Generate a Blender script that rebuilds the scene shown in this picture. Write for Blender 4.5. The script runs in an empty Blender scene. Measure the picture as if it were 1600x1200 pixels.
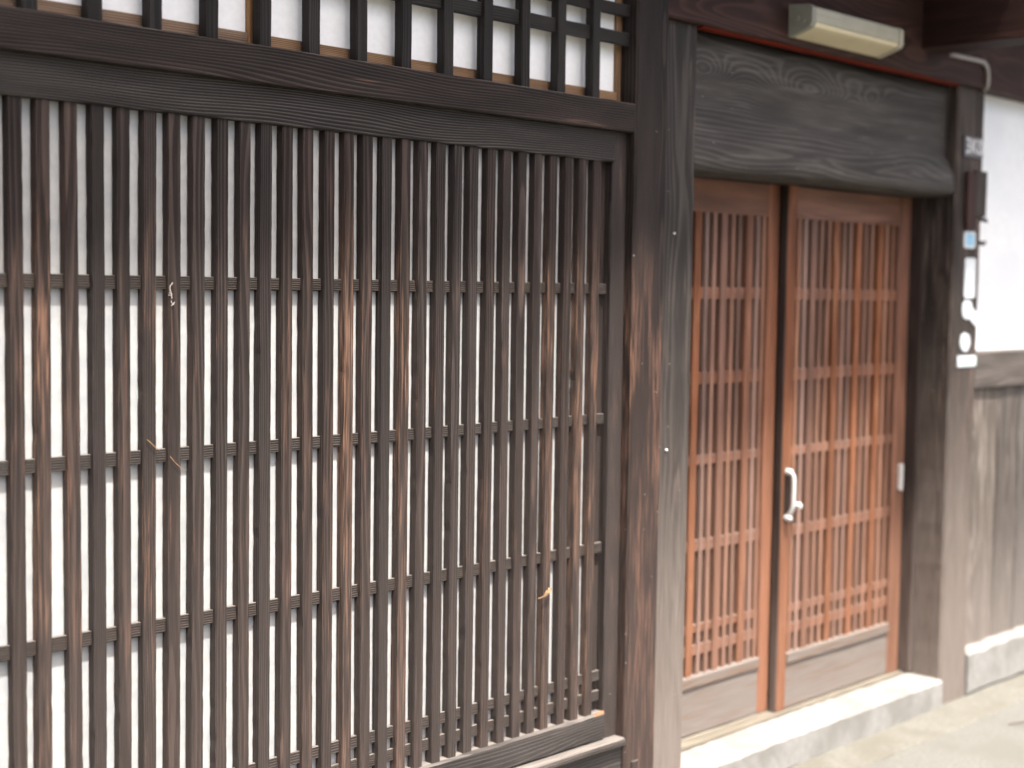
import bpy, bmesh, math, random
from mathutils import Vector, Matrix, noise

random.seed(7)
S = bpy.context.scene
COL = S.collection

# ------------------------------------------------------------------ camera
cam_d = bpy.data.cameras.new("camera")
cam = bpy.data.objects.new("camera", cam_d)
COL.objects.link(cam)
RIGHT = Vector((0.69560925, -0.71828478, 0.0139555))
UP = Vector((0.03698008, 0.05519864, 0.99779035))
FWD = Vector((0.71746794, 0.69355612, -0.06495891))
CAM = Vector((-1.42367712, -2.71871851, 0.0654985))
M4 = Matrix((
    (RIGHT.x, UP.x, -FWD.x, CAM.x),
    (RIGHT.y, UP.y, -FWD.y, CAM.y),
    (RIGHT.z, UP.z, -FWD.z, CAM.z),
    (0, 0, 0, 1)))
cam.matrix_world = M4
cam_d.sensor_width = 36.0
cam_d.lens = 2299.99 / 1600 * 36.0
cam_d.clip_start = 0.05
cam_d.clip_end = 2000
cam_d.dof.use_dof = True
cam_d.dof.focus_distance = 3.48
cam_d.dof.aperture_fstop = 1.75
S.camera = cam

# ------------------------------------------------------------------ sky, sun, exposure
SUN_DIR = Vector((-0.28, -1.0, 2.75)).normalized()          # towards the sun
w = bpy.data.worlds.new("World")
S.world = w
w.use_nodes = True
nt = w.node_tree
nt.nodes.clear()
sky = nt.nodes.new("ShaderNodeTexSky")
sky.sky_type = 'NISHITA'
sky.sun_disc = False
sky.sun_elevation = math.asin(SUN_DIR.z)
sky.sun_rotation = math.atan2(SUN_DIR.x, SUN_DIR.y)
sky.air_density = 0.75
sky.dust_density = 7.0
sky.ozone_density = 0.6
bg = nt.nodes.new("ShaderNodeBackground")
bg.inputs['Strength'].default_value = 0.15
out = nt.nodes.new("ShaderNodeOutputWorld")
nt.links.new(sky.outputs[0], bg.inputs[0])
nt.links.new(bg.outputs[0], out.inputs[0])

sun_d = bpy.data.lights.new("sun", 'SUN')
sun_d.energy = 3.9
sun_d.angle = math.radians(3.0)
sun_d.color = (1.0, 0.955, 0.90)
sun = bpy.data.objects.new("sun", sun_d)
COL.objects.link(sun)
sun.rotation_euler = (-SUN_DIR).to_track_quat('-Z', 'Y').to_euler()
sun.location = (0, -6, 8)

S.view_settings.view_transform = 'Standard'
S.view_settings.look = 'None'
S.view_settings.gamma = 1.0
S.view_settings.use_curve_mapping = False
S.view_settings.exposure = 1.55
S.cycles.max_bounces = 5
S.cycles.diffuse_bounces = 4
S.cycles.glossy_bounces = 2
S.cycles.transmission_bounces = 2
S.cycles.use_adaptive_sampling = True
S.cycles.adaptive_threshold = 0.03
S.cycles.caustics_reflective = False
S.cycles.caustics_refractive = False

# ------------------------------------------------------------------ node helpers
class NT:
    def __init__(self, name):
        self.m = bpy.data.materials.new(name)
        self.m.use_nodes = True
        self.t = self.m.node_tree
        self.t.nodes.clear()
        self.out = self.n("ShaderNodeOutputMaterial")
        self.p = self.n("ShaderNodeBsdfPrincipled")
        self.t.links.new(self.p.outputs[0], self.out.inputs[0])

    def n(self, typ):
        return self.t.nodes.new(typ)

    def put(self, sock, v):
        if v is None:
            return
        if hasattr(v, 'is_output'):
            self.t.links.new(v, sock)
        else:
            if isinstance(v, tuple) and len(v) == 3 and sock.type == 'RGBA':
                v = (*v, 1)
            sock.default_value = v

    def math(self, op, a, b=None, c=None, clamp=False):
        k = self.n("ShaderNodeMath")
        k.operation = op
        k.use_clamp = clamp
        for i, v in enumerate((a, b, c)):
            self.put(k.inputs[i], v)
        return k.outputs[0]

    def mix(self, f, a, b, mode='MIX'):
        k = self.n("ShaderNodeMix")
        k.data_type = 'RGBA'
        k.blend_type = mode
        k.clamp_factor = True
        self.put(k.inputs[0], f)
        self.put(k.inputs[6], a)
        self.put(k.inputs[7], b)
        return k.outputs[2]

    def smooth(self, v, lo, hi, a=0.0, b=1.0):
        k = self.n("ShaderNodeMapRange")
        k.interpolation_type = 'SMOOTHSTEP'
        self.put(k.inputs[0], v)
        for i, q in enumerate((lo, hi, a, b)):
            self.put(k.inputs[i + 1], q)
        return k.outputs[0]

    def noise(self, vec, scale, detail=2.0, rough=0.5, out=0, distort=0.0):
        k = self.n("ShaderNodeTexNoise")
        self.put(k.inputs['Vector'], vec)
        self.put(k.inputs['Scale'], scale)
        self.put(k.inputs['Detail'], detail)
        self.put(k.inputs['Roughness'], rough)
        self.put(k.inputs['Distortion'], distort)
        return k.outputs[out]

    def comb(self, a, b, c):
        k = self.n("ShaderNodeCombineXYZ")
        for i, v in enumerate((a, b, c)):
            self.put(k.inputs[i], v)
        return k.outputs[0]

    def sep(self, v):
        k = self.n("ShaderNodeSeparateXYZ")
        self.put(k.inputs[0], v)
        return k.outputs

    def bump(self, h, strength, dist, normal=None):
        k = self.n("ShaderNodeBump")
        self.put(k.inputs['Strength'], strength)
        self.put(k.inputs['Distance'], dist)
        self.put(k.inputs['Height'], h)
        if normal is not None:
            self.put(k.inputs['Normal'], normal)
        return k.outputs[0]


def wood(name, axis, dark, light, worn=None, ring=230.0, rough=0.62, bump=0.5, wornamt=0.5,
         weather_lit=None, dust=True, specks=0.0, objvar=0.35, ringmix=0.55, knots=None, spread=0.12,
         warp=0.004, spec=0.16, bdist=0.0012, worn_litz=None):
    """axis 0/1/2: the direction the grain runs in (object space).
    weather_lit: (colour, z_full, z_none, amount): rain bleaching near the ground, and sunlit tone painted below the eave shadow."""
    q = NT(name)
    tc = q.n("ShaderNodeTexCoord")
    oi = q.n("ShaderNodeObjectInfo")
    rnd = oi.outputs['Random']
    x, y, z = q.sep(tc.outputs['Object'])[:3]
    comp = [x, y, z]
    c = comp.pop(axis)
    a, b = comp
    r1 = q.math('MULTIPLY', rnd, 37.0)
    r2 = q.math('FRACT', q.math('MULTIPLY', rnd, 91.7))
    r3 = q.math('FRACT', q.math('MULTIPLY', rnd, 513.3))
    cs = q.math('ADD', c, r1)
    # slow warp of the rings along the piece
    wv = q.comb(q.math('MULTIPLY', a, 7.0), q.math('MULTIPLY', b, 7.0), q.math('MULTIPLY', cs, 1.6))
    wn = q.noise(wv, 1.0, 1.0, 0.5, out=1)
    wx, wy, wz = q.sep(wn)[:3]
    aa = q.math('ADD', a, q.math('MULTIPLY', q.math('SUBTRACT', wx, 0.5), warp * 8))
    bb = q.math('ADD', b, q.math('MULTIPLY', q.math('SUBTRACT', wy, 0.5), warp * 8))
    aa = q.math('ADD', aa, q.math('MULTIPLY', q.math('SUBTRACT', r2, 0.5), spread))
    bb = q.math('ADD', bb, q.math('ADD', q.math('MULTIPLY', r3, spread), 0.02))
    rad = q.math('SQRT', q.math('ADD', q.math('MULTIPLY', aa, aa), q.math('MULTIPLY', bb, bb)))
    ph = q.math('MULTIPLY', rad, ring)
    if knots:
        # contour lines closing round knots: (along, across, half length, half height, strength)
        for (k0, k1, s0, s1, amt) in knots:
            d0 = q.math('DIVIDE', q.math('SUBTRACT', c, k0), s0)
            d1 = q.math('DIVIDE', q.math('SUBTRACT', b, k1), s1)
            e = q.math('ADD', q.math('MULTIPLY', d0, d0), q.math('MULTIPLY', d1, d1))
            g = q.math('EXPONENT', q.math('MULTIPLY', e, -1.0))
            ph = q.math('ADD', ph, q.math('MULTIPLY', g, amt))
    saw = q.math('FRACT', ph)
    line = q.math('MULTIPLY', q.smooth(saw, 0.35, 0.85), q.smooth(saw, 1.0, 0.9))
    fv = q.comb(q.math('MULTIPLY', a, 330.0), q.math('MULTIPLY', b, 330.0), q.math('MULTIPLY', cs, 9.0))
    fib = q.noise(fv, 1.0, 1.0, 0.6)
    pv = q.comb(q.math('MULTIPLY', a, 22.0), q.math('MULTIPLY', b, 22.0), q.math('MULTIPLY', cs, 2.6))
    pat = q.noise(pv, 1.0, 2.0, 0.55)
    fpat = q.noise(q.comb(q.math('MULTIPLY', a, 170.0), q.math('MULTIPLY', b, 170.0), q.math('MULTIPLY', cs, 5.0)), 1.0, 1.0, 0.6)
    f = q.math('ADD', q.math('MULTIPLY', line, ringmix), q.math('MULTIPLY', q.math('SUBTRACT', fib, 0.28), 1.15 * (1 - ringmix)))
    col = q.mix(q.math('MULTIPLY', f, 1.0, clamp=True), dark, light)
    # dark and pale clouds along the board
    val = q.smooth(pat, 0.25, 0.75, 0.72, 1.28)
    val = q.math('MULTIPLY', val, q.math('ADD', 1.0 - objvar * 0.5, q.math('MULTIPLY', r2, objvar)))
    hsv = q.n("ShaderNodeHueSaturation")
    q.put(hsv.inputs['Value'], val)
    q.put(hsv.inputs['Saturation'], q.math('ADD', 0.8, q.math('MULTIPLY', r3, 0.4)))
    q.put(hsv.inputs['Color'], col)
    col = hsv.outputs[0]
    geo = q.n("ShaderNodeNewGeometry")
    if worn is not None:
        lo = 0.62 - 0.25 * wornamt
        thr = q.math('ADD', lo, q.math('MULTIPLY', q.math('SUBTRACT', 0.5, r3), 0.10))
        mk = q.smooth(q.math('ADD', q.math('MULTIPLY', pat, 0.45), q.math('MULTIPLY', fpat, 0.55)), thr, q.math('ADD', thr, 0.16))
        mk = q.math('MULTIPLY', mk, q.smooth(fib, 0.36, 0.62), clamp=True)
        if worn_litz is not None:  # worn streaks kept below the eave shadow line, painting the sunlit red
            gz0 = q.sep(geo.outputs['Position'])[2]
            mk = q.math('MULTIPLY', mk, q.smooth(gz0, worn_litz[1], worn_litz[0]))
        col = q.mix(mk, col, worn)
    if weather_lit is not None:
        wc, z0, z1, amt = weather_lit
        gz = q.sep(geo.outputs['Position'])[2]
        gz = q.math('ADD', gz, q.math('MULTIPLY', q.math('SUBTRACT', pat, 0.5), 0.9))
        gz = q.math('ADD', gz, q.math('MULTIPLY', q.math('SUBTRACT', fpat, 0.5), 0.5))
        mk = q.math('MULTIPLY', q.smooth(gz, z1, z0), amt)
        mk = q.math('MULTIPLY', mk, q.math('ADD', 0.45, q.math('MULTIPLY', fib, 0.9)), clamp=True)
        col = q.mix(mk, col, wc)
    if specks:
        v = q.n("ShaderNodeTexVoronoi")
        q.put(v.inputs['Vector'], tc.outputs['Object'])
        v.inputs['Scale'].default_value = 46.0
        cr = q.sep(v.outputs['Color'])[0]
        mk = q.math('MULTIPLY', q.math('LESS_THAN', v.outputs['Distance'], 0.085), q.math('GREATER_THAN', cr, 1.0 - specks))
        col = q.mix(q.math('MULTIPLY', mk, 0.7), col, (0.42, 0.40, 0.375))
    if dust:
        nz = q.sep(geo.outputs['True Normal'])[2]
        dm = q.math('MULTIPLY', q.smooth(nz, 0.55, 0.95), q.smooth(fpat, 0.3, 0.6, 0.4, 0.9))
        col = q.mix(dm, col, (0.20, 0.178, 0.158))
    q.put(q.p.inputs['Base Color'], col)
    q.put(q.p.inputs['Roughness'], q.math('ADD', rough - 0.08, q.math('MULTIPLY', fib, 0.2)))
    q.p.inputs['Specular IOR Level'].default_value = spec
    h = q.math('ADD', q.math('MULTIPLY', line, 0.7), q.math('MULTIPLY', fib, 0.6))
    q.put(q.p.inputs['Normal'], q.bump(h, bump, bdist))
    return q.m


def plain(name, colour, rough=0.6, var=0.12, scale=30.0, bump=0.15, bdist=0.002, metallic=0.0, spec=0.4,
          tint=None, tintscale=4.0, weather_lit=None, detail=5.0):
    q = NT(name)
    tc = q.n("ShaderNodeTexCoord")
    geo = q.n("ShaderNodeNewGeometry")
    vec = tc.outputs['Object']
    n1 = q.noise(vec, scale, detail, 0.6)
    n2 = q.noise(vec, tintscale, 4.0, 0.6)
    hsv = q.n("ShaderNodeHueSaturation")
    q.put(hsv.inputs['Color'], colour)
    q.put(hsv.inputs['Value'], q.smooth(n1, 0.2, 0.8, 1 - var, 1 + var))
    col = hsv.outputs[0]
    if tint is not None:
        col = q.mix(q.smooth(n2, 0.42, 0.66, 0.0, 0.85), col, tint)
    q.put(q.p.inputs['Base Color'], col)
    q.p.inputs['Roughness'].default_value = rough
    q.p.inputs['Metallic'].default_value = metallic
    q.p.inputs['Specular IOR Level'].default_value = spec
    if bump:
        q.put(q.p.inputs['Normal'], q.bump(q.math('ADD', n1, q.math('MULTIPLY', n2, 0.5)), bump, bdist))
    return q.m


# ------------------------------------------------------------------ materials
DARK = (0.0108, 0.0080, 0.0070)
LITE = (0.063, 0.0470, 0.0402)
WORN = (0.118, 0.066, 0.046)
GREY = (0.105, 0.084, 0.073)
WEA_SUNLIT = (GREY, -1.1, 0.25, 0.36)  # bleaching plus painted sunlit tone on lattice wood below the eave shadow
m_slat = wood("lattice_slat_wood", 2, DARK, LITE, WORN, ring=215, wornamt=0.26, worn_litz=(-0.15, 0.5), weather_lit=WEA_SUNLIT, specks=0.03, objvar=0.35, bump=0.8, warp=0.002)
m_slatworn_lit = wood("lit_rubbed_tan_slat_wood", 2, (0.012, 0.0085, 0.0072), (0.064, 0.046, 0.039), (0.165, 0.092, 0.060), ring=215, wornamt=0.62, worn_litz=(-0.1, 0.35), weather_lit=WEA_SUNLIT, specks=0.04, objvar=0.2, bump=0.8, warp=0.002)
m_rail = wood("lattice_rail_wood", 0, (0.014, 0.0112, 0.0098), (0.100, 0.085, 0.075), None, ring=190, weather_lit=WEA_SUNLIT, objvar=0.4, bump=0.9, ringmix=0.75, spread=0.06, warp=0.0015)
m_beam = wood("dark_beam_wood", 0, DARK, (0.062, 0.048, 0.042), WORN, ring=150, wornamt=0.10, specks=0.015, bump=0.9, ringmix=0.7, spread=0.35, warp=0.006)
m_beam2 = wood("grooved_beam_wood", 0, (0.0095, 0.0076, 0.0068), (0.070, 0.060, 0.053), None, ring=175, bump=1.0, ringmix=0.8, spread=0.4, warp=0.006)
m_sill = wood("weathered_sill_wood", 0, (0.032, 0.027, 0.024), (0.086, 0.075, 0.067), (0.12, 0.10, 0.088), ring=130, wornamt=0.35, bump=0.7, ringmix=0.5, spread=0.4, warp=0.006)
m_stile = wood("dark_stile_wood", 2, DARK, LITE, WORN, ring=210, wornamt=0.45, weather_lit=WEA_SUNLIT, specks=0.03, warp=0.003)
m_pillar = wood("dark_pillar_wood", 2, (0.0115, 0.0085, 0.0076), (0.050, 0.0375, 0.0325), (0.150, 0.080, 0.054), ring=150, wornamt=0.60, worn_litz=(-0.2, 0.3),
                weather_lit=((0.125, 0.090, 0.076), -1.4, 0.2, 0.4), specks=0.16, bump=0.6, warp=0.006)  # low reddish tone: wear plus painted sun below the eave shadow
m_grey = wood("weathered_grey_post_wood", 2, (0.0205, 0.0168, 0.0145), (0.066, 0.0545, 0.0465), (0.125, 0.092, 0.076), ring=110, wornamt=0.45,
              weather_lit=((0.225, 0.188, 0.160), -1.5, 0.0, 0.9), specks=0.08, bump=0.8, warp=0.006)
m_arris = wood("lit_rubbed_brown_edge_wood", 2, (0.07, 0.040, 0.029), (0.20, 0.12, 0.085), (0.30, 0.24, 0.20), ring=210, wornamt=0.5, specks=0.1)
m_arrisg = wood("lit_rubbed_grey_edge_wood", 2, (0.05, 0.043, 0.038), (0.15, 0.128, 0.112), (0.24, 0.20, 0.175), ring=210, wornamt=0.5, weather_lit=((0.27, 0.23, 0.20), -1.4, -0.2, 0.9))
m_lintel = wood("weathered_grey_log_wood", 0, (0.027, 0.0240, 0.0212), (0.076, 0.068, 0.060), (0.100, 0.090, 0.080), ring=62, wornamt=0.35, specks=0.08, bump=0.6, warp=0.010,
                ringmix=0.55, spread=0.2, dust=False,
                knots=[(-0.70, 0.10, 0.13, 0.055, 8.0), (-0.10, 0.095, 0.22, 0.07, 10.0), (0.30, 0.10, 0.10, 0.06, 5.0), (0.62, -0.05, 0.25, 0.10, -3.0)])
m_eave = wood("brown_eave_wood", 0, (0.020, 0.0085, 0.006), (0.058, 0.026, 0.018), None, ring=120, bump=0.4, specks=0.0, warp=0.01, dust=False)
m_eavey = wood("dark_eave_wood", 1, (0.012, 0.006, 0.005), (0.034, 0.018, 0.014), None, ring=120, bump=0.4, warp=0.01, dust=False)
m_redtrim = wood("red_oxide_wood", 0, (0.075, 0.014, 0.010), (0.13, 0.030, 0.022), None, ring=120, bump=0.3, dust=False)
m_transom = wood("black_transom_wood", 2, (0.010, 0.0085, 0.0078), (0.036, 0.030, 0.027), None, ring=220, bump=0.5, specks=0.02, warp=0.002)
m_transomx = wood("black_transom_crossbar_wood", 0, (0.010, 0.0085, 0.0078), (0.040, 0.034, 0.030), None, ring=220, bump=0.5, specks=0.02, warp=0.003)
m_shojix = wood("pale_brown_shoji_rail_wood", 0, (0.15, 0.085, 0.048), (0.36, 0.245, 0.155), None, ring=260, bump=0.3, dust=False, warp=0.002)
m_shojiz = wood("pale_brown_shoji_stile_wood", 2, (0.15, 0.085, 0.048), (0.38, 0.25, 0.15), None, ring=260, bump=0.3, dust=False, warp=0.002)
DWEA = ((0.29, 0.155, 0.100), -1.2, 0.0, 0.42)
m_doorz = wood("red_brown_door_slat_wood", 2, (0.122, 0.053, 0.032), (0.225, 0.106, 0.066), (0.28, 0.135, 0.078), ring=260, wornamt=0.4, bump=0.25, objvar=0.7,
               rough=0.5, weather_lit=DWEA, warp=0.002)
m_doorthin = wood("dull_brown_door_thin_slat_wood", 2, (0.135, 0.072, 0.050), (0.245, 0.142, 0.104), (0.27, 0.15, 0.095), ring=260, wornamt=0.3, bump=0.25, objvar=0.6,
                  rough=0.5, weather_lit=((0.36, 0.22, 0.16), -1.2, -0.2, 0.35), warp=0.002)
m_doorx = wood("red_brown_door_rail_wood", 0, (0.120, 0.052, 0.032), (0.220, 0.102, 0.064), None, ring=220, bump=0.25, objvar=0.25, rough=0.5, warp=0.003, weather_lit=DWEA)
m_doorpanel = wood("bleached_door_panel_wood", 0, (0.115, 0.086, 0.067), (0.195, 0.154, 0.124), (0.17, 0.10, 0.068), ring=90, wornamt=0.45, bump=0.4,
                   weather_lit=((0.225, 0.198, 0.176), -1.45, -1.0, 0.8), warp=0.01)
m_board = wood("weathered_wall_board_wood", 2, (0.062, 0.052, 0.0445), (0.150, 0.129, 0.111), (0.25, 0.22, 0.195), ring=95, wornamt=0.40, bump=0.7,
               weather_lit=((0.27, 0.235, 0.205), -1.4, -0.8, 0.5), warp=0.012, objvar=0.3)
m_wallrail = wood("weathered_wall_rail_wood", 0, (0.065, 0.056, 0.05), (0.15, 0.13, 0.115), None, ring=95, bump=0.6, warp=0.012)
m_jamb = wood("dark_jamb_wood", 2, (0.022, 0.014, 0.011), (0.060, 0.042, 0.034), None, ring=150, bump=0.4, weather_lit=((0.25, 0.20, 0.17), -1.5, -0.6, 0.5))
m_track = wood("bleached_track_wood", 0, (0.19, 0.17, 0.135), (0.28, 0.25, 0.205), None, ring=120, bump=0.3, dust=False)
m_back = plain("white_backing_board", (0.465, 0.468, 0.455), rough=0.55, var=0.10, scale=38.0, bump=0.1, tint=(0.385, 0.40, 0.405), tintscale=14.0)
m_paper = plain("white_shoji_paper", (0.90, 0.90, 0.88), rough=0.8, var=0.04, scale=60.0, bump=0.08, bdist=0.001)
m_plaster = plain("white_lime_plaster", (0.69, 0.705, 0.71), rough=0.85, var=0.05, scale=40.0, bump=0.1, tint=(0.62, 0.645, 0.66), tintscale=2.5)
m_upper = plain("brown_clay_plaster", (0.10, 0.075, 0.06), rough=0.9, var=0.1, scale=40.0, bump=0.1)
m_ground = plain("pale_paving_concrete", (0.128, 0.126, 0.112), rough=0.9, var=0.22, scale=70.0, bump=0.5, bdist=0.004, tint=(0.112, 0.109, 0.094), tintscale=3.0, detail=8.0)
m_strip = plain("yellowish_edge_concrete", (0.136, 0.131, 0.110), rough=0.9, var=0.22, scale=60.0, bump=0.5, bdist=0.004, tint=(0.115, 0.107, 0.085), tintscale=4.5, detail=8.0)
m_stone = plain("pale_granite_step", (0.255, 0.248, 0.230), rough=0.8, var=0.14, scale=45.0, bump=0.35, bdist=0.003, tint=(0.185, 0.177, 0.158), tintscale=6.0, detail=8.0)
m_lampcover = plain("yellowed_lamp_plastic", (0.56, 0.50, 0.335), rough=0.42, var=0.06, scale=12.0, bump=0.03, tint=(0.48, 0.42, 0.28), tintscale=6.0)
m_lampbase = plain("grey_lamp_plastic", (0.20, 0.195, 0.155), rough=0.45, var=0.08, scale=14.0, bump=0.03)
m_lamphouse = plain("shaded_lamp_housing_plastic", (0.30, 0.285, 0.215), rough=0.45, var=0.08, scale=14.0, bump=0.03)  # darker than the cover: shade of the lamp's front painted into the colour
m_conduit = plain("grey_conduit_plastic", (0.27, 0.25, 0.235), rough=0.5, var=0.08, scale=20.0, bump=0.03)
m_glass = plain("dim_door_glass", (0.098, 0.080, 0.069), rough=0.22, var=0.2, scale=3.0, bump=0.0, tint=(0.125, 0.106, 0.093), tintscale=5.0, spec=0.5)
m_metal = plain("satin_steel", (0.62, 0.61, 0.58), rough=0.5, var=0.08, scale=30.0, bump=0.02, metallic=0.25)
m_nail = plain("pale_nail_metal", (0.62, 0.6, 0.57), rough=0.4, var=0.1, scale=30.0, bump=0.0, metallic=0.4)
m_plate = plain("slate_plate_paint", (0.085, 0.082, 0.088), rough=0.5, var=0.15, scale=40.0, bump=0.02)
m_white = plain("white_lettering_paint", (0.62, 0.62, 0.61), rough=0.5, var=0.08, scale=40.0, bump=0.0)
m_nameplate = wood("dark_red_nameplate_wood", 2, (0.026, 0.013, 0.011), (0.055, 0.030, 0.026), None, ring=160, bump=0.3)
m_sticker = plain("white_sticker_film", (0.55, 0.58, 0.60), rough=0.4, var=0.05, scale=60.0, bump=0.03, tint=(0.46, 0.50, 0.52), tintscale=30.0)
m_bluefilm = plain("blue_sticker_ink", (0.22, 0.42, 0.56), rough=0.4, var=0.12, scale=70.0, bump=0.0)
m_greenfilm = plain("pale_green_sticker_ink", (0.55, 0.70, 0.63), rough=0.4, var=0.08, scale=70.0, bump=0.0)
m_leaf = plain("dry_tan_leaf", (0.36, 0.20, 0.095), rough=0.7, var=0.25, scale=300.0, bump=0.2, bdist=0.0006, tint=(0.45, 0.30, 0.18), tintscale=150.0)
m_straw = plain("dry_straw", (0.36, 0.21, 0.10), rough=0.7, var=0.2, scale=300.0, bump=0.0)
m_silk = plain("pale_web_silk", (0.62, 0.55, 0.48), rough=0.8, var=0.1, scale=300.0, bump=0.0)
m_twig = plain("dry_twig_bark", (0.07, 0.05, 0.035), rough=0.8, var=0.2, scale=100.0, bump=0.1)
m_splint = plain("raw_orange_splinter_wood", (0.26, 0.13, 0.07), rough=0.7, var=0.25, scale=120.0, bump=0.2)
m_tile = plain("grey_roof_tile_clay", (0.10, 0.105, 0.11), rough=0.5, var=0.2, scale=14.0, bump=0.1)
m_iron = plain("dark_iron", (0.03, 0.028, 0.027), rough=0.6, var=0.2, scale=60.0, bump=0.1)

# ------------------------------------------------------------------ object helpers
WPOS = {}


def thing(name, loc, label, cat, group=None):
    o = bpy.data.objects.new(name, None)
    o.empty_display_size = 0.05
    COL.objects.link(o)
    o.location = loc
    WPOS[o] = Vector(loc)
    o['label'] = label
    o['category'] = cat
    o['kind'] = 'thing'
    if group:
        o['group'] = group
    return o


def mesh_obj(name, verts, faces, mat, parent=None, label=None, cat=None, kind=None, smooth=False, group=None, recalc=True):
    """Mesh given in world coordinates; the origin is put at its centre."""
    lo = Vector((min(v[i] for v in verts) for i in range(3)))
    hi = Vector((max(v[i] for v in verts) for i in range(3)))
    c = (lo + hi) * 0.5
    me = bpy.data.meshes.new(name)
    me.from_pydata([tuple(Vector(v) - c) for v in verts], [], faces)
    if recalc:
        bm = bmesh.new()
        bm.from_mesh(me)
        bmesh.ops.recalc_face_normals(bm, faces=bm.faces)
        bm.to_mesh(me)
        bm.free()
    me.materials.append(mat)
    if smooth:
        me.polygons.foreach_set('use_smooth', [True] * len(me.polygons))
    o = bpy.data.objects.new(name, me)
    COL.objects.link(o)
    if parent is not None:
        o.parent = parent
        o.location = c - WPOS[parent]
    else:
        o.location = c
    WPOS[o] = c
    if label:
        o['label'] = label
    if cat:
        o['category'] = cat
        kind = kind or 'thing'
    if kind:
        o['kind'] = kind
    if group:
        o['group'] = group
    return o


def timber(x0, x1, y0, y1, z0, z1, axis, segs=12, bev=0.002, jit=0.0004, bow=0.0006, seed=0, shift=None, chip=0.0):
    """A squared timber with eased edges, a slight bow and uneven arrises."""
    lo = [x0, y0, z0]
    hi = [x1, y1, z1]
    ax = [0, 1, 2]
    ax.remove(axis)
    p, q = ax
    rs = random.Random(seed * 7919 + 13)
    p0, p1, q0, q1 = lo[p], hi[p], lo[q], hi[q]
    b = bev
    prof = [(p0 + b, q0), (p1 - b, q0), (p1, q0 + b), (p1, q1 - b), (p1 - b, q1), (p0 + b, q1), (p0, q1 - b), (p0, q0 + b)]
    f1, f2 = rs.uniform(0, 6.28), rs.uniform(0, 6.28)
    verts, faces = [], []
    L = hi[axis] - lo[axis]
    for i in range(segs + 1):
        t = i / segs
        c = lo[axis] + L * t
        sp = bow * math.sin(t * 5.1 + f1)
        sq = bow * math.sin(t * 4.3 + f2)
        if shift:
            sp += shift[0] + (shift[1] - shift[0]) * t
        ends = i in (0, segs)
        for k, (a, d) in enumerate(prof):
            ja = 0 if ends else rs.uniform(-jit, jit) * (0.15 if p == 1 else 1.0)
            jd = 0 if ends else rs.uniform(-jit, jit) * (0.15 if q == 1 else 1.0)
            if chip and not ends and rs.random() < 0.06:
                ja += (-chip if a > (p0 + p1) / 2 else chip) * rs.random()
            v = [0, 0, 0]
            v[axis] = c
            v[p] = a + sp + ja
            v[q] = d + sq * 0.5 + jd
            verts.append(tuple(v))
    for i in range(segs):
        for k in range(8):
            k2 = (k + 1) % 8
            faces.append((i * 8 + k, i * 8 + k2, (i + 1) * 8 + k2, (i + 1) * 8 + k))
    faces.append(tuple(range(7, -1, -1)))
    faces.append(tuple(segs * 8 + k for k in range(8)))
    return verts, faces


def lit_worn_edge(o, mat, ks, zmax=9.0):
    """Give corner faces of a timber (from timber()) paler wood: rubbing plus painted edge light."""
    o.data.materials.append(mat)
    for i, p in enumerate(o.data.polygons):
        if i < len(o.data.polygons) - 2 and i % 8 in ks and p.center.z + o.location.z + (WPOS[o.parent].z if o.parent else 0) < zmax:
            p.material_index = 1


def tim(name, parent, mat, x0, x1, y0, y1, z0, z1, axis, **kw):
    extra = {k: kw.pop(k) for k in ('label', 'cat', 'kind', 'group') if k in kw}
    v, f = timber(x0, x1, y0, y1, z0, z1, axis, **kw)
    return mesh_obj(name, v, f, mat, parent, **extra)


def tube(pts, r, n=8, taper=None):
    verts, faces = [], []
    pts = [Vector(p) for p in pts]
    for i, p in enumerate(pts):
        d = (pts[min(i + 1, len(pts) - 1)] - pts[max(i - 1, 0)]).normalized()
        s = d.cross(Vector((0.31, 0.77, 0.55))).normalized()
        t = d.cross(s)
        rr = r * (taper[i] if taper else 1)
        for k in range(n):
            a = 2 * math.pi * k / n
            verts.append(tuple(p + s * math.cos(a) * rr + t * math.sin(a) * rr))
    for i in range(len(pts) - 1):
        for k in range(n):
            k2 = (k + 1) % n
            faces.append((i * n + k, i * n + k2, (i + 1) * n + k2, (i + 1) * n + k))
    faces.append(tuple(range(n - 1, -1, -1)))
    faces.append(tuple((len(pts) - 1) * n + k for k in range(n)))
    return verts, faces


def extr(prof, x0, x1, end_in=0.0):
    """Profile of (y, z) points swept along X."""
    n = len(prof)
    verts = [(x0, y, z) for y, z in prof] + [(x1, y, z) for y, z in prof]
    faces = [tuple(range(n)), tuple(range(2 * n - 1, n - 1, -1))]
    for k in range(n):
        k2 = (k + 1) % n
        faces.append((k, k2, n + k2, n + k))
    return verts, faces


def outline_plate(pts, y0, y1):
    """Outline of (x, z) points given a thickness in Y (front y0)."""
    n = len(pts)
    verts = [(x, y0, z) for x, z in pts] + [(x, y1, z) for x, z in pts]
    faces = [tuple(range(n)), tuple(range(2 * n - 1, n - 1, -1))]
    for k in range(n):
        k2 = (k + 1) % n
        faces.append((k, k2, n + k2, n + k))
    return verts, faces


def round_rect(x0, x1, z0, z1, r, n=4, wob=0.0, seed=0):
    rs = random.Random(seed)
    pts = []
    for cx, cz, a0 in ((x1 - r, z1 - r, 0), (x0 + r, z1 - r, 90), (x0 + r, z0 + r, 180), (x1 - r, z0 + r, 270)):
        for i in range(n + 1):
            a = math.radians(a0 + 90 * i / n)
            pts.append((cx + r * math.cos(a) + rs.uniform(-wob, wob), cz + r * math.sin(a) + rs.uniform(-wob, wob)))
    return pts


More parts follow.
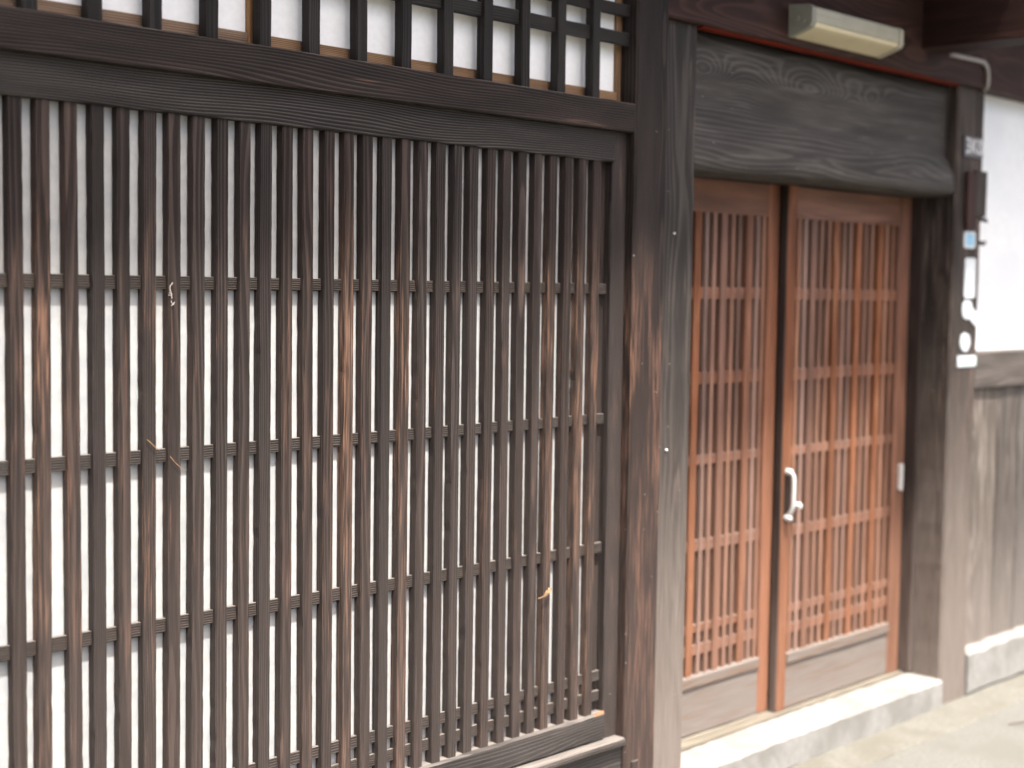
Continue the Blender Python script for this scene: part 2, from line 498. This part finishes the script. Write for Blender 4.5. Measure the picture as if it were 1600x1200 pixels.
# ------------------------------------------------------------------ heights
GZ = -1.54                                      # ground
Z_SILL = -1.155
Z_B2 = 0.4265                                   # underside of the grooved beam
Z_B1 = 0.5114
Z_B1T = 0.5933
LEFT = -0.72                                    # lattice runs on a little past the frame

# ------------------------------------------------------------------ the setting: ground and paving
def sheet(name, x0, x1, y0, y1, z, mat, nx=1, ny=1):
    verts, faces = [], []
    for j in range(ny + 1):
        for i in range(nx + 1):
            verts.append((x0 + (x1 - x0) * i / nx, y0 + (y1 - y0) * j / ny, z))
    for j in range(ny):
        for i in range(nx):
            a = j * (nx + 1) + i
            faces.append((a, a + 1, a + nx + 2, a + nx + 1))
    return mesh_obj(name, verts, faces, mat, kind='structure', recalc=False)


sheet('ground', -150, 150, -300, 60, GZ - 0.006, m_ground)
v, f = timber(-4, 9, -0.185, 0.20, GZ - 0.05, GZ, 0, segs=40, bev=0.008, jit=0.003, bow=0.002, seed=3)
mesh_obj('pavement_edge', v, f, m_strip, kind='structure')

# ------------------------------------------------------------------ lattice window
lat = thing('lattice_window', (0.6, 0, GZ), 'long dark brown window lattice of close upright slats over white backing', 'lattice window')
XT = [-0.0021, 0.0567, 0.1187, 0.1789, 0.2386, 0.3016, 0.3608, 0.4225, 0.4834, 0.5433, 0.6017, 0.6612, 0.7205, 0.7831, 0.8419, 0.8996, 0.9608, 1.0215, 1.0803, 1.1405, 1.1977, 1.257, 1.3193, 1.3778, 1.4376, 1.4982, 1.5586, 1.6208, 1.6785, 1.7385]
XB = [0.0001, 0.055, 0.1223, 0.1792, 0.2384, 0.2992, 0.3602, 0.4195, 0.4822, 0.5423, 0.6003, 0.6608, 0.7238, 0.7826, 0.844, 0.9027, 0.9608, 1.0216, 1.0801, 1.1414, 1.1983, 1.2565, 1.3185, 1.3782, 1.4392, 1.4977, 1.5549, 1.6203, 1.6784, 1.7394]
SL_D = 0.0250
rs = random.Random(21)
for i in range(-11, 30):
    if i >= 0:
        zt, zb = 0.22 + i * 0.0029, -0.92 - i * 0.0         # heights at which the edge was read
        xt, xb = XT[i], XB[i]
        k = (xt - xb) / (0.25 + 0.66)
        top = xt + k * (Z_B2 - 0.25)
        bot = xb - k * (-0.66 - Z_SILL)
    else:
        top = bot = i * 0.0602 + rs.uniform(-0.0015, 0.0015)
    wdt = 0.0304 + rs.uniform(-0.0013, 0.0017)
    v, f = timber(-wdt, 0.0, 0.0 + rs.uniform(0, 0.0012), SL_D, Z_SILL - 0.002, Z_B2 + 0.004, 2, segs=64, bev=0.0020,
                  jit=0.00045, bow=0.0005, seed=i + 100, shift=(bot, top), chip=0.0020)
    mesh_obj('slat', v, f, m_slatworn_lit if i in (1, 5, 14, 17, 26, 28, 29) else m_slat, lat)
for k, (z1, z0) in enumerate(((0.0815, 0.053), (-0.2894, -0.3187), (-0.6605, -0.6915), (-1.035, -1.064), (-1.094, -1.124))):
    tim('cross_rail', lat, m_rail, LEFT, 1.782, 0.0128, 0.0215, z0, z1, 0, segs=60, bev=0.0012, jit=0.0005, bow=0.0006, seed=k + 40)
tim('backing_board', lat, m_back, LEFT, 1.7395, 0.0262, 0.034, Z_SILL - 0.02, Z_B2 + 0.02, 0, segs=2, bev=0.0005, jit=0, bow=0)
tim('inner_stile', lat, m_stile, 1.740, 1.7885, 0.0275, 0.05, Z_SILL - 0.02, Z_B2 + 0.02, 2, segs=20, bev=0.001, seed=4)
tim('top_beam', lat, m_beam, LEFT - 0.15, 1.8505, -0.026, 0.05, Z_B1, Z_B1T, 0, segs=50, bev=0.0025, jit=0.0006, bow=0.0012, seed=1,
    label='smooth upper beam standing proud of the grooved one')
tim('grooved_beam', lat, m_beam2, LEFT - 0.15, 1.790, -0.005, 0.05, Z_B2, Z_B1 - 0.0005, 0, segs=50, bev=0.002, jit=0.0006, bow=0.0008, seed=2,
    label='beam with deep weathered grain over the slats')
tim('side_stile', lat, m_stile, 1.7885, 1.851, 0.001, 0.06, -1.236, Z_B1 - 0.001, 2, segs=40, bev=0.003, jit=0.0005, bow=0.001, seed=5)
tim('bottom_sill', lat, m_sill, LEFT - 0.15, 1.7875, -0.006, 0.06, -1.237, Z_SILL, 0, segs=50, bev=0.007, jit=0.0012, bow=0.001, seed=6)
mv, mf = [], []
prof = [(0.03, -1.2375), (-0.030, -1.2375), (-0.036, -1.2405), (-0.040, -1.247), (-0.040, -1.256), (-0.036, -1.262), (-0.030, -1.265), (0.03, -1.265)]
mv, mf = extr(prof, LEFT - 0.15, 1.846)
mesh_obj('sill_moulding', mv, mf, m_sill, lat)
tim('skirting_board', lat, m_sill, LEFT - 0.15, 1.848, -0.020, 0.05, -1.50, -1.2655, 0, segs=40, bev=0.002, jit=0.0006, bow=0.001, seed=9)
# raw broken corner of the sill
sv, sf = [], []
for (x, y, z) in ((1.745, -0.0068, -1.162), (1.785, -0.0075, -1.160), (1.785, -0.004, -1.1505), (1.752, -0.002, -1.1515), (1.745, 0.0, -1.16), (1.785, 0.0, -1.16)):
    sv.append((x, y, z))
mesh_obj('splinter', sv, [(0, 1, 2, 3), (0, 3, 4), (1, 5, 2), (3, 2, 5, 4), (0, 4, 5, 1)], m_splint, lat, label='raw orange splintered corner of the sill')

# ------------------------------------------------------------------ transom window above
tr = thing('transom_window', (0.6, 0.0, Z_B1T), 'black open lattice transom with white paper behind it, above the beam', 'transom')
for i in range(-5, 13):
    xr = 0.0275 + 0.1403 * i + rs.uniform(-0.001, 0.001)
    tim('upright_bar', tr, m_transom, xr - 0.032, xr, -0.012, 0.018, Z_B1T - 0.001, 1.12, 2, segs=14, bev=0.002, jit=0.0004, bow=0.0008, seed=i + 300)
for k, (z0, z1) in enumerate(((0.756, 0.794), (0.838, 0.872), (0.926, 0.960), (1.010, 1.045))):
    tim('crossbar', tr, m_transomx, LEFT, 1.8505, 0.000, 0.012, z0, z1, 0, segs=30, bev=0.0018, jit=0.0004, bow=0.0006, seed=k + 340)
tim('shoji_paper', tr, m_paper, LEFT, 1.829, 0.0400, 0.045, 0.60, 1.12, 0, segs=2, bev=0.0002, jit=0, bow=0)
tim('shoji_rail', tr, m_shojix, 0.578, 1.829, 0.028, 0.0395, 0.585, 0.6275, 0, segs=16, bev=0.0015, seed=351)
tim('shoji_rail', tr, m_shojix, LEFT, 0.5535, 0.030, 0.0395, 0.585, 0.6275, 0, segs=16, bev=0.0015, seed=352)
tim('shoji_stile', tr, m_shojiz, 0.554, 0.5775, 0.025, 0.0395, 0.585, 1.12, 2, segs=10, bev=0.0015, seed=353)
tim('shoji_stile', tr, m_shojiz, 1.8295, 1.851, 0.028, 0.0515, 0.585, 1.12, 2, segs=10, bev=0.0015, seed=354)

# ------------------------------------------------------------------ posts
pil = thing('wooden_post', (1.92, 0.03, GZ), 'sharp dark brown square post with white flecks at the end of the lattice', 'post')
o_ = tim('shaft', pil, m_pillar, 1.852, 1.995, -0.030, 0.14, GZ + 0.002, 1.55, 2, segs=60, bev=0.007, jit=0.0010, bow=0.001, seed=11)
lit_worn_edge(o_, m_arris, (1,), 0.2)  # paler right chamfer below the eave shadow: wear plus painted sunlight
tim('wooden_plug', pil, m_stile, 1.884, 1.914, -0.0335, 0.0, -1.40, -1.319, 2, segs=4, bev=0.0015, seed=12)
gp = thing('wooden_post', (2.09, 0.1, GZ), 'weathered grey post left of the red doors, pale at its foot', 'post')
o_ = tim('shaft', gp, m_grey, 1.9955, 2.177, 0.0, 0.26, GZ + 0.002, 0.8575, 2, segs=60, bev=0.012, jit=0.0010, bow=0.002, seed=14)
lit_worn_edge(o_, m_arrisg, (1,))  # paler right chamfer: rubbed edge plus painted sky light
v, f = tube([(2.054, 0.01, -0.412), (2.054, -0.006, -0.412), (2.054, -0.008, -0.412)], 0.0034, 8, taper=[1, 1, 0.6])
mesh_obj('nail', v, f, m_nail, gp)
v, f = tube([(2.075, 0.01, 0.235), (2.075, -0.003, 0.235)], 0.003, 8)
mesh_obj('nail', v, f, m_nail, gp)
rp = thing('wooden_post', (3.92, 0.1, GZ), 'weathered grey post with papers stuck to it, right of the red doors', 'post')
tim('shaft', rp, m_grey, 3.812, 4.025, 0.0, 0.30, GZ + 0.002, 0.8575, 2, segs=60, bev=0.009, jit=0.0006, bow=0.002, seed=15)
tim('jamb_strip', rp, m_jamb, 3.792, 3.8125, 0.125, 0.29, -1.424, 0.45, 2, segs=20, bev=0.002, seed=16)

# ------------------------------------------------------------------ log lintel over the doors
def lintel():
    x0, x1 = 2.1, 3.816
    NX, verts, faces = 60, [], []
    for i in range(NX + 1):
        t = i / NX
        x = x0 + (x1 - x0) * t
        arch = 0.018 * math.sin(math.pi * t)
        zb = 0.428 + 0.012 * t + arch * 0.3 + 0.004 * noise.noise(Vector((x * 3, 0, 0)))
        zt = 0.853
        shelf = 0.615 + 0.03 * math.sin(t * 2.6 + 0.3) - 0.05 * t + 0.006 * noise.noise(Vector((x * 4, 3, 0)))
        depth = 0.034 + 0.006 * t + 0.004 * noise.noise(Vector((x * 5, 9, 1)))
        yf = 0.046
        prof = []
        for s in range(6):                              # flat upper face
            z = zt + (shelf + 0.02 - zt) * s / 5
            prof.append((yf + 0.003 * noise.noise(Vector((x * 4, z * 9, 2))), z))
        for s in range(1, 13):                          # belly of the log
            a = s / 12
            z = shelf + 0.02 - (shelf + 0.02 - zb) * a
            bulge = math.sin(min(1.0, a * 1.15) * math.pi * 0.5) ** 0.8 if a < 0.9 else 1.0 - ((a - 0.9) / 0.1) ** 2 * 0.45
            if a < 0.12:
                bulge *= a / 0.12 * 0.6 + 0.4
            prof.append((yf - depth * bulge + 0.0025 * noise.noise(Vector((x * 6, z * 12, 5))), z))
        prof += [(0.10, zb - 0.004), (0.22, zb - 0.002), (0.22, zt)]
        n = len(prof)
        for (y, z) in prof:
            verts.append((x, y, z))
    for i in range(NX):
        for k in range(n):
            k2 = (k + 1) % n
            faces.append((i * n + k, i * n + k2, (i + 1) * n + k2, (i + 1) * n + k))
    faces.append(tuple(range(n)))
    faces.append(tuple(NX * n + k for k in range(n - 1, -1, -1)))
    return verts, faces


v, f = lintel()
mesh_obj('lintel', v, f, m_lintel, label='thick grey log lintel with swirling grain above the red doors', cat='lintel', smooth=True)

# ------------------------------------------------------------------ eave beams, roof
eb = thing('eave_beam', (3.5, 0.05, 0.86), 'brown horizontal beam under the eaves that carries the lamp', 'beam')
tim('beam_timber', eb, m_eave, 1.9957, 8.5, -0.022, 0.30, 0.8595, 1.16, 0, segs=50, bev=0.004, jit=0.001, bow=0.001, seed=51)
tim('red_edge', eb, m_redtrim, 2.18, 3.79, -0.012, 0.02, 0.8535, 0.8592, 0, segs=20, bev=0.001, seed=52, label='strip of red oxide paint along the lower edge')
br = tim('bracket_beam', None, m_eavey, 3.475, 3.64, -0.50, -0.0225, 0.952, 1.19, 1, segs=10, bev=0.004, jit=0.001, bow=0.001, seed=53,
         label='nearly black beam jutting forward under the eaves, right of the lamp', cat='beam')
tim('wall_upper', None, m_upper, -4, 8.5, 0.06, 0.34, 1.165, 1.55, 0, segs=2, bev=0.002, jit=0, bow=0, kind='structure')
tim('wall_head', None, m_eave, -4, 1.851, 0.0, 0.058, 1.125, 1.30, 0, segs=10, bev=0.003, kind='structure', seed=54)

rf = thing('tiled_eaves', (2.0, -0.1, 1.8), 'deep eaves of the house shading the upper wall', 'roof')
SL = 0.42
EY, EZ = -0.43, 0.118 + 0.43 * 2.75


def roofz(y):
    return EZ + SL * (y - EY)


prof = [(EY, EZ), (0.9, roofz(0.9)), (0.9, roofz(0.9) + 0.10), (EY, EZ + 0.10)]
v, f = extr(prof, -6, 12)
mesh_obj('eave_deck', v, f, m_eavey, rf)
for k in range(32):
    x = -4.5 + k * 0.42
    pr = [(EY + 0.03, roofz(EY + 0.03) - 0.07), (0.32, roofz(0.32) - 0.07), (0.32, roofz(0.32) - 0.0005), (EY + 0.03, roofz(EY + 0.03) - 0.0005)]
    v, f = extr(pr, x, x + 0.05)
    mesh_obj('rafter', v, f, m_eavey, rf)
pr = [(EY - 0.03, EZ + 0.101), (0.9, roofz(0.9) + 0.101), (0.9, roofz(0.9) + 0.15), (EY - 0.03, EZ + 0.15)]
v, f = extr(pr, -6, 12)
mesh_obj('tile_layer', v, f, m_tile, rf)

# closed back of the house so that no daylight enters from behind
tim('wall_back', None, m_upper, -4, 8.5, 0.60, 0.70, GZ, 2.3, 0, segs=1, bev=0.002, jit=0, bow=0, kind='structure')
tim('wall_end', None, m_upper, -4.1, -4.0, 0.0, 0.75, GZ, 2.3, 2, segs=1, bev=0.002, jit=0, bow=0, kind='structure')
tim('wall_left', None, m_plaster, -4.0, LEFT - 0.15, 0.0, 0.06, GZ, 1.3, 0, segs=1, bev=0.002, jit=0, bow=0, kind='structure')

# ------------------------------------------------------------------ sliding doors
def door(name, label, x0, x1, yf, wides, thins, slim):
    d = thing(name, ((x0 + x1) / 2, yf + 0.015, -1.424), label, 'sliding door')
    sw0, sw1 = slim
    sd = int(x0 * 100)
    zt, zb = 0.436, -1.4235
    tim('stile', d, m_doorz, x0, x0 + sw0, yf, yf + 0.032, zb, zt, 2, segs=20, bev=0.003, seed=sd + 1)
    tim('stile', d, m_doorz, x1 - sw1, x1, yf, yf + 0.032, zb, zt, 2, segs=20, bev=0.003, seed=sd + 2)
    a, b = x0 + sw0, x1 - sw1
    tim('top_rail', d, m_doorx, a, b, yf + 0.002, yf + 0.030, 0.324, zt - 0.001, 0, segs=12, bev=0.003, seed=sd + 3)
    for k, (z0, z1) in enumerate(((0.038, 0.079), (-0.246, -0.203), (-0.513, -0.481), (-0.803, -0.765), (-1.080, -1.051), (-1.155, -1.120))):
        tim('cross_rail', d, m_doorx, a, b, yf + 0.009, yf + 0.019, z0, z1, 0, segs=12, bev=0.0015, seed=sd + 10 + k)
    for k, (xa, xb_) in enumerate(wides):
        tim('broad_slat', d, m_doorz, xa, xb_, yf + 0.003, yf + 0.024, -1.222, 0.326, 2, segs=16, bev=0.002, bow=0.0008, seed=sd + 30 + k)
    for k, xc in enumerate(thins):
        tim('thin_slat', d, m_doorthin, xc - 0.0095, xc + 0.0095, yf + 0.006, yf + 0.022, -1.222, 0.326, 2, segs=16, bev=0.0015, bow=0.0008, seed=sd + 60 + k)
    tim('lower_rail', d, m_doorpanel, a, b, yf - 0.004, yf + 0.030, -1.262, -1.221, 0, segs=16, bev=0.004, jit=0.001, seed=sd + 90)
    tim('bottom_panel', d, m_doorpanel, a, b, yf + 0.003, yf + 0.028, zb + 0.001, -1.2625, 0, segs=20, bev=0.002, jit=0.0008, seed=sd + 91)
    tim('pane', d, m_glass, a, b, yf + 0.0255, yf + 0.029, -1.2205, 0.3235, 0, segs=1, bev=0.0003, jit=0, bow=0)
    return d


def series(a, step, n, wd):
    wides, thins = [], []
    for k in range(n):
        c = a + k * step
        wides.append((c - wd / 2, c + wd / 2))
    return wides


wr = [(3.094, 3.130), (3.248, 3.283), (3.397, 3.431), (3.552, 3.585)]
trr = [3.019, 3.063, 3.166, 3.214, 3.318, 3.363, 3.468, 3.515, 3.621, 3.664]
dr = door('sliding_door', 'red brown slatted sliding door with the steel handle, in front', 2.939, 3.786, 0.17, wr, trr, (0.054, 0.086))
wl = [(2.309, 2.345), (2.457, 2.493), (2.604, 2.640), (2.750, 2.787)]
tl = [2.235, 2.278, 2.382, 2.425, 2.529, 2.572, 2.675, 2.714, 2.819, 2.856]
dl = door('sliding_door', 'red brown slatted sliding door behind, next to the grey post', 2.12, 2.938, 0.207, wl, tl, (0.06, 0.066))
tim('shade_strip', dr, m_jamb, 2.933, 2.9388, 0.173, 0.200, -1.4225, 0.434, 2, segs=8, bev=0.001, seed=77)  # dark strip added to paint the shade between the two doors

# bow handle with lock on the front door
hd = WPOS[dr]
def cyl(p0, p1, r, n=14):
    return tube([p0, p1], r, n)
hx = 2.962
v, f = tube([(hx, 0.168, -0.567), (hx, 0.150, -0.567), (hx, 0.143, -0.567)], 0.0115, 14, taper=[1.1, 1, 0.6])
h_ = mesh_obj('handle', *tube([(hx, 0.166, -0.567), (hx, 0.152, -0.568), (hx, 0.141, -0.578), (hx, 0.1375, -0.595), (hx, 0.137, -0.640), (hx, 0.138, -0.680),
                               (hx, 0.142, -0.700), (hx, 0.153, -0.720), (hx, 0.166, -0.730)], 0.0085, 12), m_metal, dr, smooth=True)
mesh_obj('rosette', v, f, m_metal, h_)
v, f = tube([(hx, 0.168, -0.730), (hx, 0.150, -0.730), (hx, 0.143, -0.730)], 0.0115, 14, taper=[1.1, 1, 0.6])
mesh_obj('rosette', v, f, m_metal, h_)
v, f = tube([(3.012, 0.168, -0.690), (3.012, 0.142, -0.690), (3.012, 0.136, -0.690)], 0.0115, 16, taper=[1.15, 1, 0.7])
mesh_obj('lock_cylinder', v, f, m_metal, dr)
v, f = outline_plate(round_rect(2.950, 2.984, -0.745, -0.552, 0.008), 0.1655, 0.1695)
mesh_obj('handle_plate', v, f, m_jamb, dr, label='dark plate behind the steel handle')
v, f = outline_plate(round_rect(3.741, 3.768, -0.704, -0.598, 0.010), 0.160, 0.1695)
mesh_obj('finger_pull', v, f, m_metal, dr)

# ------------------------------------------------------------------ threshold, step and base stones
th = thing('door_threshold', (3.0, 0.2, -1.54), 'pale bleached wooden door track lying on the step under the doors', 'threshold')
tim('track_board', th, m_track, 2.178, 3.811, 0.150, 0.197, -1.46, -1.4265, 0, segs=12, bev=0.002, seed=71)
tim('track_board', th, m_track, 2.178, 3.811, 0.203, 0.300, -1.46, -1.4265, 0, segs=12, bev=0.002, seed=72)
v, f = timber(2.178, 3.811, -0.012, 0.149, GZ - 0.01, -1.432, 0, segs=40, bev=0.010, jit=0.003, bow=0.002, seed=73)
mesh_obj('stone_step', v, f, m_stone, label='long white stone step below the red doors', cat='step')
bs = thing('foundation_wall', (4.8, 0.05, GZ), 'low white base of rough stones under the grey boards', 'base wall')
xx = 4.027
rs2 = random.Random(5)
while xx < 8.4:
    L = rs2.uniform(0.5, 0.8)
    v, f = timber(xx, min(xx + L - 0.006, 8.5), -0.012 + rs2.uniform(-0.01, 0.01), 0.25, GZ - 0.01, -1.362 + rs2.uniform(-0.015, 0.012), 0, segs=10, bev=0.02, jit=0.006, bow=0.003, seed=int(xx * 50))
    mesh_obj('base_stone', v, f, m_stone, bs)
    xx += L

# ------------------------------------------------------------------ white wall and boards on the right
pw = tim('plaster_wall', None, m_plaster, 4.0255, 8.5, 0.055, 0.28, -0.16, 0.895, 0, segs=2, bev=0.002, jit=0, bow=0,
         label='smooth white plaster wall right of the papered post', cat='wall')
wn = thing('board_wainscot', (5.5, 0.06, -1.36), 'grey weathered upright boards below the white plaster wall', 'wainscot')
tim('cap_rail', wn, m_wallrail, 4.0255, 8.5, 0.026, 0.20, -0.312, -0.161, 0, segs=30, bev=0.006, jit=0.0015, bow=0.002, seed=81)
xx = 4.0257
k = 0
while xx < 8.4:
    L = (0.305 if k == 0 else rs2.uniform(0.165, 0.20))
    tim('board', wn, m_board, xx, xx + L - 0.009, 0.046 + rs2.uniform(-0.003, 0.003), 0.066, -1.40, -0.3125, 2, segs=24, bev=0.003, jit=0.001, bow=0.0015, seed=400 + k)
    xx += L
    k += 1
tim('backing_board', wn, m_wallrail, 4.0255, 8.5, 0.072, 0.20, -1.40, -0.3125, 0, segs=1, bev=0.002, jit=0, bow=0)

# ------------------------------------------------------------------ porch lamp
lp = thing('porch_lamp', (2.9, -0.06, 0.88), 'yellowed boxy plastic strip lamp under the eaves above the doors', 'lamp')
covp = [(-0.024, 0.882), (-0.086, 0.902), (-0.102, 0.909), (-0.1065, 0.9175), (-0.1065, 0.9215), (-0.024, 0.9215)]
v, f = extr(covp, 2.640, 3.160)
mesh_obj('lamp_cover', v, f, m_lampcover, lp)
houp = [(-0.024, 0.9222), (-0.109, 0.9222), (-0.110, 0.926), (-0.1095, 0.944), (-0.1085, 0.9445), (-0.1085, 0.947), (-0.1095, 0.9475), (-0.107, 0.966), (-0.098, 0.974), (-0.024, 0.981)]
v, f = extr(houp, 2.640, 3.160)
mesh_obj('lamp_housing', v, f, m_lamphouse, lp)
capp = [(-0.024, 0.880), (-0.088, 0.900), (-0.105, 0.908), (-0.1115, 0.920), (-0.1110, 0.966), (-0.100, 0.976), (-0.024, 0.983)]
v, f = extr(capp, 2.614, 2.6395)
ec = mesh_obj('end_cap', v, f, m_lampbase, lp)
v, f = extr(capp, 3.1605, 3.186)
mesh_obj('end_cap', v, f, m_lamphouse, lp)
v, f = tube([(2.6145, -0.055, 0.935), (2.609, -0.055, 0.935)], 0.011, 12)
mesh_obj('end_knob', v, f, m_lampbase, ec)
v, f = tube([(2.6145, -0.08, 0.925), (2.610, -0.08, 0.925)], 0.006, 10)
mesh_obj('end_knob', v, f, m_lampbase, ec)

# ------------------------------------------------------------------ conduit
pts = [(3.668, -0.031, 0.954), (3.75, -0.031, 0.955), (3.86, -0.031, 0.957), (3.93, -0.031, 0.957)]
for i in range(1, 7):
    a = math.radians(15 * i)
    pts.append((3.93 + 0.045 * math.sin(a), -0.031, 0.912 + 0.045 * math.cos(a)))
pts += [(3.977, -0.031, 0.88), (3.985, -0.022, 0.866), (4.002, 0.0, 0.852)]
v, f = tube(pts, 0.0085, 10)
mesh_obj('conduit_pipe', v, f, m_conduit, label='thin grey conduit bent down the eave beam beside the white wall', cat='pipe', smooth=True)

# ------------------------------------------------------------------ papers and plates on the right post
def plate(name, label, cat, pts, mat, y0=-0.004, y1=-0.0002, inner=None, inner_mat=None):
    o = mesh_obj(name, *outline_plate(pts, y0, y1), mat, label=label, cat=cat)
    if inner:
        mesh_obj('printed_patch', *outline_plate(inner, y0 - 0.0008, y0 - 0.0001), inner_mat, o)
    return o


np_ = plate('number_plate', 'small slate plate with white characters near the top of the papered post', 'plate',
            round_rect(3.856, 4.006, 0.594, 0.672, 0.005), m_plate, y0=-0.007)
cu = bpy.data.curves.new('lettering', 'FONT')
cu.body = '3K0'
cu.size = 0.085
cu.extrude = 0.0006
cu.align_x = 'CENTER'
cu.align_y = 'CENTER'
tmp = bpy.data.objects.new('tmp', cu)
COL.objects.link(tmp)
bpy.context.view_layer.update()
me = bpy.data.meshes.new_from_object(tmp.evaluated_get(bpy.context.evaluated_depsgraph_get()))
COL.objects.unlink(tmp)
bpy.data.objects.remove(tmp)
me.name = 'lettering'
me.transform(Matrix.Rotation(math.radians(90), 4, 'X'))
me.materials.clear()
me.materials.append(m_white)
lt = bpy.data.objects.new('lettering', me)
COL.objects.link(lt)
lt.parent = np_
lt.location = Vector((3.931, -0.0086, 0.633)) - WPOS[np_]
nm = thing('name_board', (3.945, -0.01, 0.35), 'narrow dark red wooden name board on the papered post', 'name board')
tim('board_face', nm, m_nameplate, 3.878, 3.945, -0.018, -0.0005, 0.318, 0.535, 2, segs=6, bev=0.003, seed=91)
tim('board_face', nm, m_grey, 3.9455, 4.040, -0.013, -0.0005, 0.37, 0.545, 2, segs=6, bev=0.003, seed=92, label='grey strip beside the red one')
plate('blue_sticker', 'small white sticker with a pale blue print on the papered post', 'sticker', round_rect(3.884, 3.974, 0.244, 0.310, 0.014), m_sticker,
      inner=round_rect(3.897, 3.961, 0.255, 0.299, 0.010), inner_mat=m_bluefilm)
plate('paper_strip', 'long upright white paper strip on the post, below the blue sticker', 'paper', round_rect(3.899, 3.984, 0.052, 0.208, 0.012, wob=0.001, seed=2), m_sticker)
plate('torn_paper', 'torn white paper scrap just below the long paper strip', 'paper',
      [(3.888, 0.005), (3.895, -0.02), (3.925, -0.032), (3.950, -0.028), (3.975, -0.045), (4.010, -0.060), (4.018, -0.020), (4.000, 0.0), (3.972, 0.012), (3.955, 0.040), (3.915, 0.044), (3.893, 0.030)], m_sticker)
plate('oval_paper', 'oval white paper label above the pale green sticker', 'paper', round_rect(3.880, 3.960, -0.156, -0.084, 0.035, n=6, wob=0.002, seed=4), m_sticker)
plate('green_sticker', 'wide pale green and white sticker, lowest on the papered post', 'sticker', round_rect(3.862, 4.014, -0.216, -0.172, 0.008), m_sticker,
      inner=round_rect(3.90, 4.008, -0.211, -0.178, 0.006), inner_mat=m_greenfilm)
hk = thing('wall_hook', (4.03, 0.01, 0.28), 'small dark iron hook on the edge of the papered post by the white wall', 'hook')
v, f = tube([(4.024, 0.006, 0.362), (4.050, -0.004, 0.358), (4.062, -0.006, 0.352)], 0.009, 8, taper=[1, 1, 0.5])
mesh_obj('hook_arm', v, f, m_iron, hk)
v, f = tube([(4.024, 0.006, 0.270), (4.044, -0.002, 0.266), (4.055, -0.006, 0.274)], 0.009, 8, taper=[1, 1, 0.6])
mesh_obj('hook_arm', v, f, m_iron, hk)

# ------------------------------------------------------------------ small litter on the lattice and the paving
lf = thing('dried_leaf', (1.524, -0.004, -0.773), 'tiny curled tan dry leaf caught on a slat low on the lattice', 'leaf')
L = Vector((1.524, -0.006, -0.773))
pts, fcs = [], []
NL = 7
for i in range(NL):
    t = i / (NL - 1)
    wd = 0.0105 * math.sin(math.pi * min(1, t * 0.9 + 0.1)) * (1 + 0.35 * (-1) ** i)
    c = L + Vector((-0.010 + 0.034 * t, -0.004 * math.sin(t * 3), -0.006 + 0.020 * t))
    up = Vector((-0.35, 0.25 * math.sin(i * 1.9), 0.9))
    pts += [tuple(c - up * wd * 0.5 + Vector((0, -0.003, 0))), tuple(c), tuple(c + up * wd + Vector((0, -0.004, 0)))]
for i in range(NL - 1):
    for k in range(2):
        a = i * 3 + k
        fcs.append((a, a + 1, a + 4, a + 3))
lo = mesh_obj('blade', pts, fcs, m_leaf, lf, smooth=True)
sm = lo.modifiers.new('thickness', 'SOLIDIFY')
sm.thickness = 0.0006
v, f = tube([tuple(L + Vector((-0.030, -0.002, -0.008))), tuple(L + Vector((-0.020, -0.003, -0.0075))), tuple(L + Vector((-0.008, -0.003, -0.005)))], 0.0009, 6)
mesh_obj('stalk', v, f, m_leaf, lf)
v, f = tube([(0.2745, -0.003, -0.266), (0.283, -0.004, -0.2735), (0.293, -0.004, -0.283), (0.304, -0.004, -0.290)], 0.0008, 6)
mesh_obj('straw', v, f, m_straw, label='thin orange straw stuck slantwise across a slat beside the second rail', cat='straw')
v, f = tube([(0.331, -0.003, -0.306), (0.341, -0.004, -0.318), (0.352, -0.004, -0.328), (0.3625, -0.003, -0.338)], 0.0006, 6)
mesh_obj('straw', v, f, m_straw, label='fainter straw on the next slat, lower right of the orange straw', cat='straw')
ck = thing('cobweb_tuft', (0.337, -0.002, 0.03), 'wispy pale cobweb tuft on a slat at the top rail', 'cobweb')
strands = [
    [(0.333, 0.062), (0.3305, 0.056), (0.3325, 0.050), (0.336, 0.045), (0.337, 0.038), (0.3365, 0.033)],
    [(0.3315, 0.056), (0.331, 0.0505), (0.334, 0.0475), (0.3365, 0.0435), (0.3375, 0.041)],
    [(0.3295, 0.0465), (0.3325, 0.0445), (0.336, 0.0425)],
    [(0.328, 0.041), (0.332, 0.0405), (0.335, 0.039)],
    [(0.334, 0.029), (0.336, 0.0235), (0.339, 0.021), (0.342, 0.0235), (0.344, 0.026)],
    [(0.335, 0.018), (0.338, 0.0205), (0.341, 0.0205)],
    [(0.338, 0.067), (0.336, 0.064), (0.333, 0.061)]]
for s_ in strands:
    v, f = tube([(x, -0.0016 - 0.0012 * math.sin(i * 1.3), z) for i, (x, z) in enumerate(s_)], 0.0005, 5)
    mesh_obj('strand', v, f, m_silk, ck)
v, f = tube([(3.78, -0.30, GZ + 0.001), (3.82, -0.33, GZ + 0.006), (3.87, -0.36, GZ + 0.004), (3.90, -0.40, GZ + 0.003)], 0.0028, 6, taper=[0.6, 1, 0.9, 0.4])
mesh_obj('twig', v, f, m_twig, label='short dark twig lying on the pale paving', cat='twig')
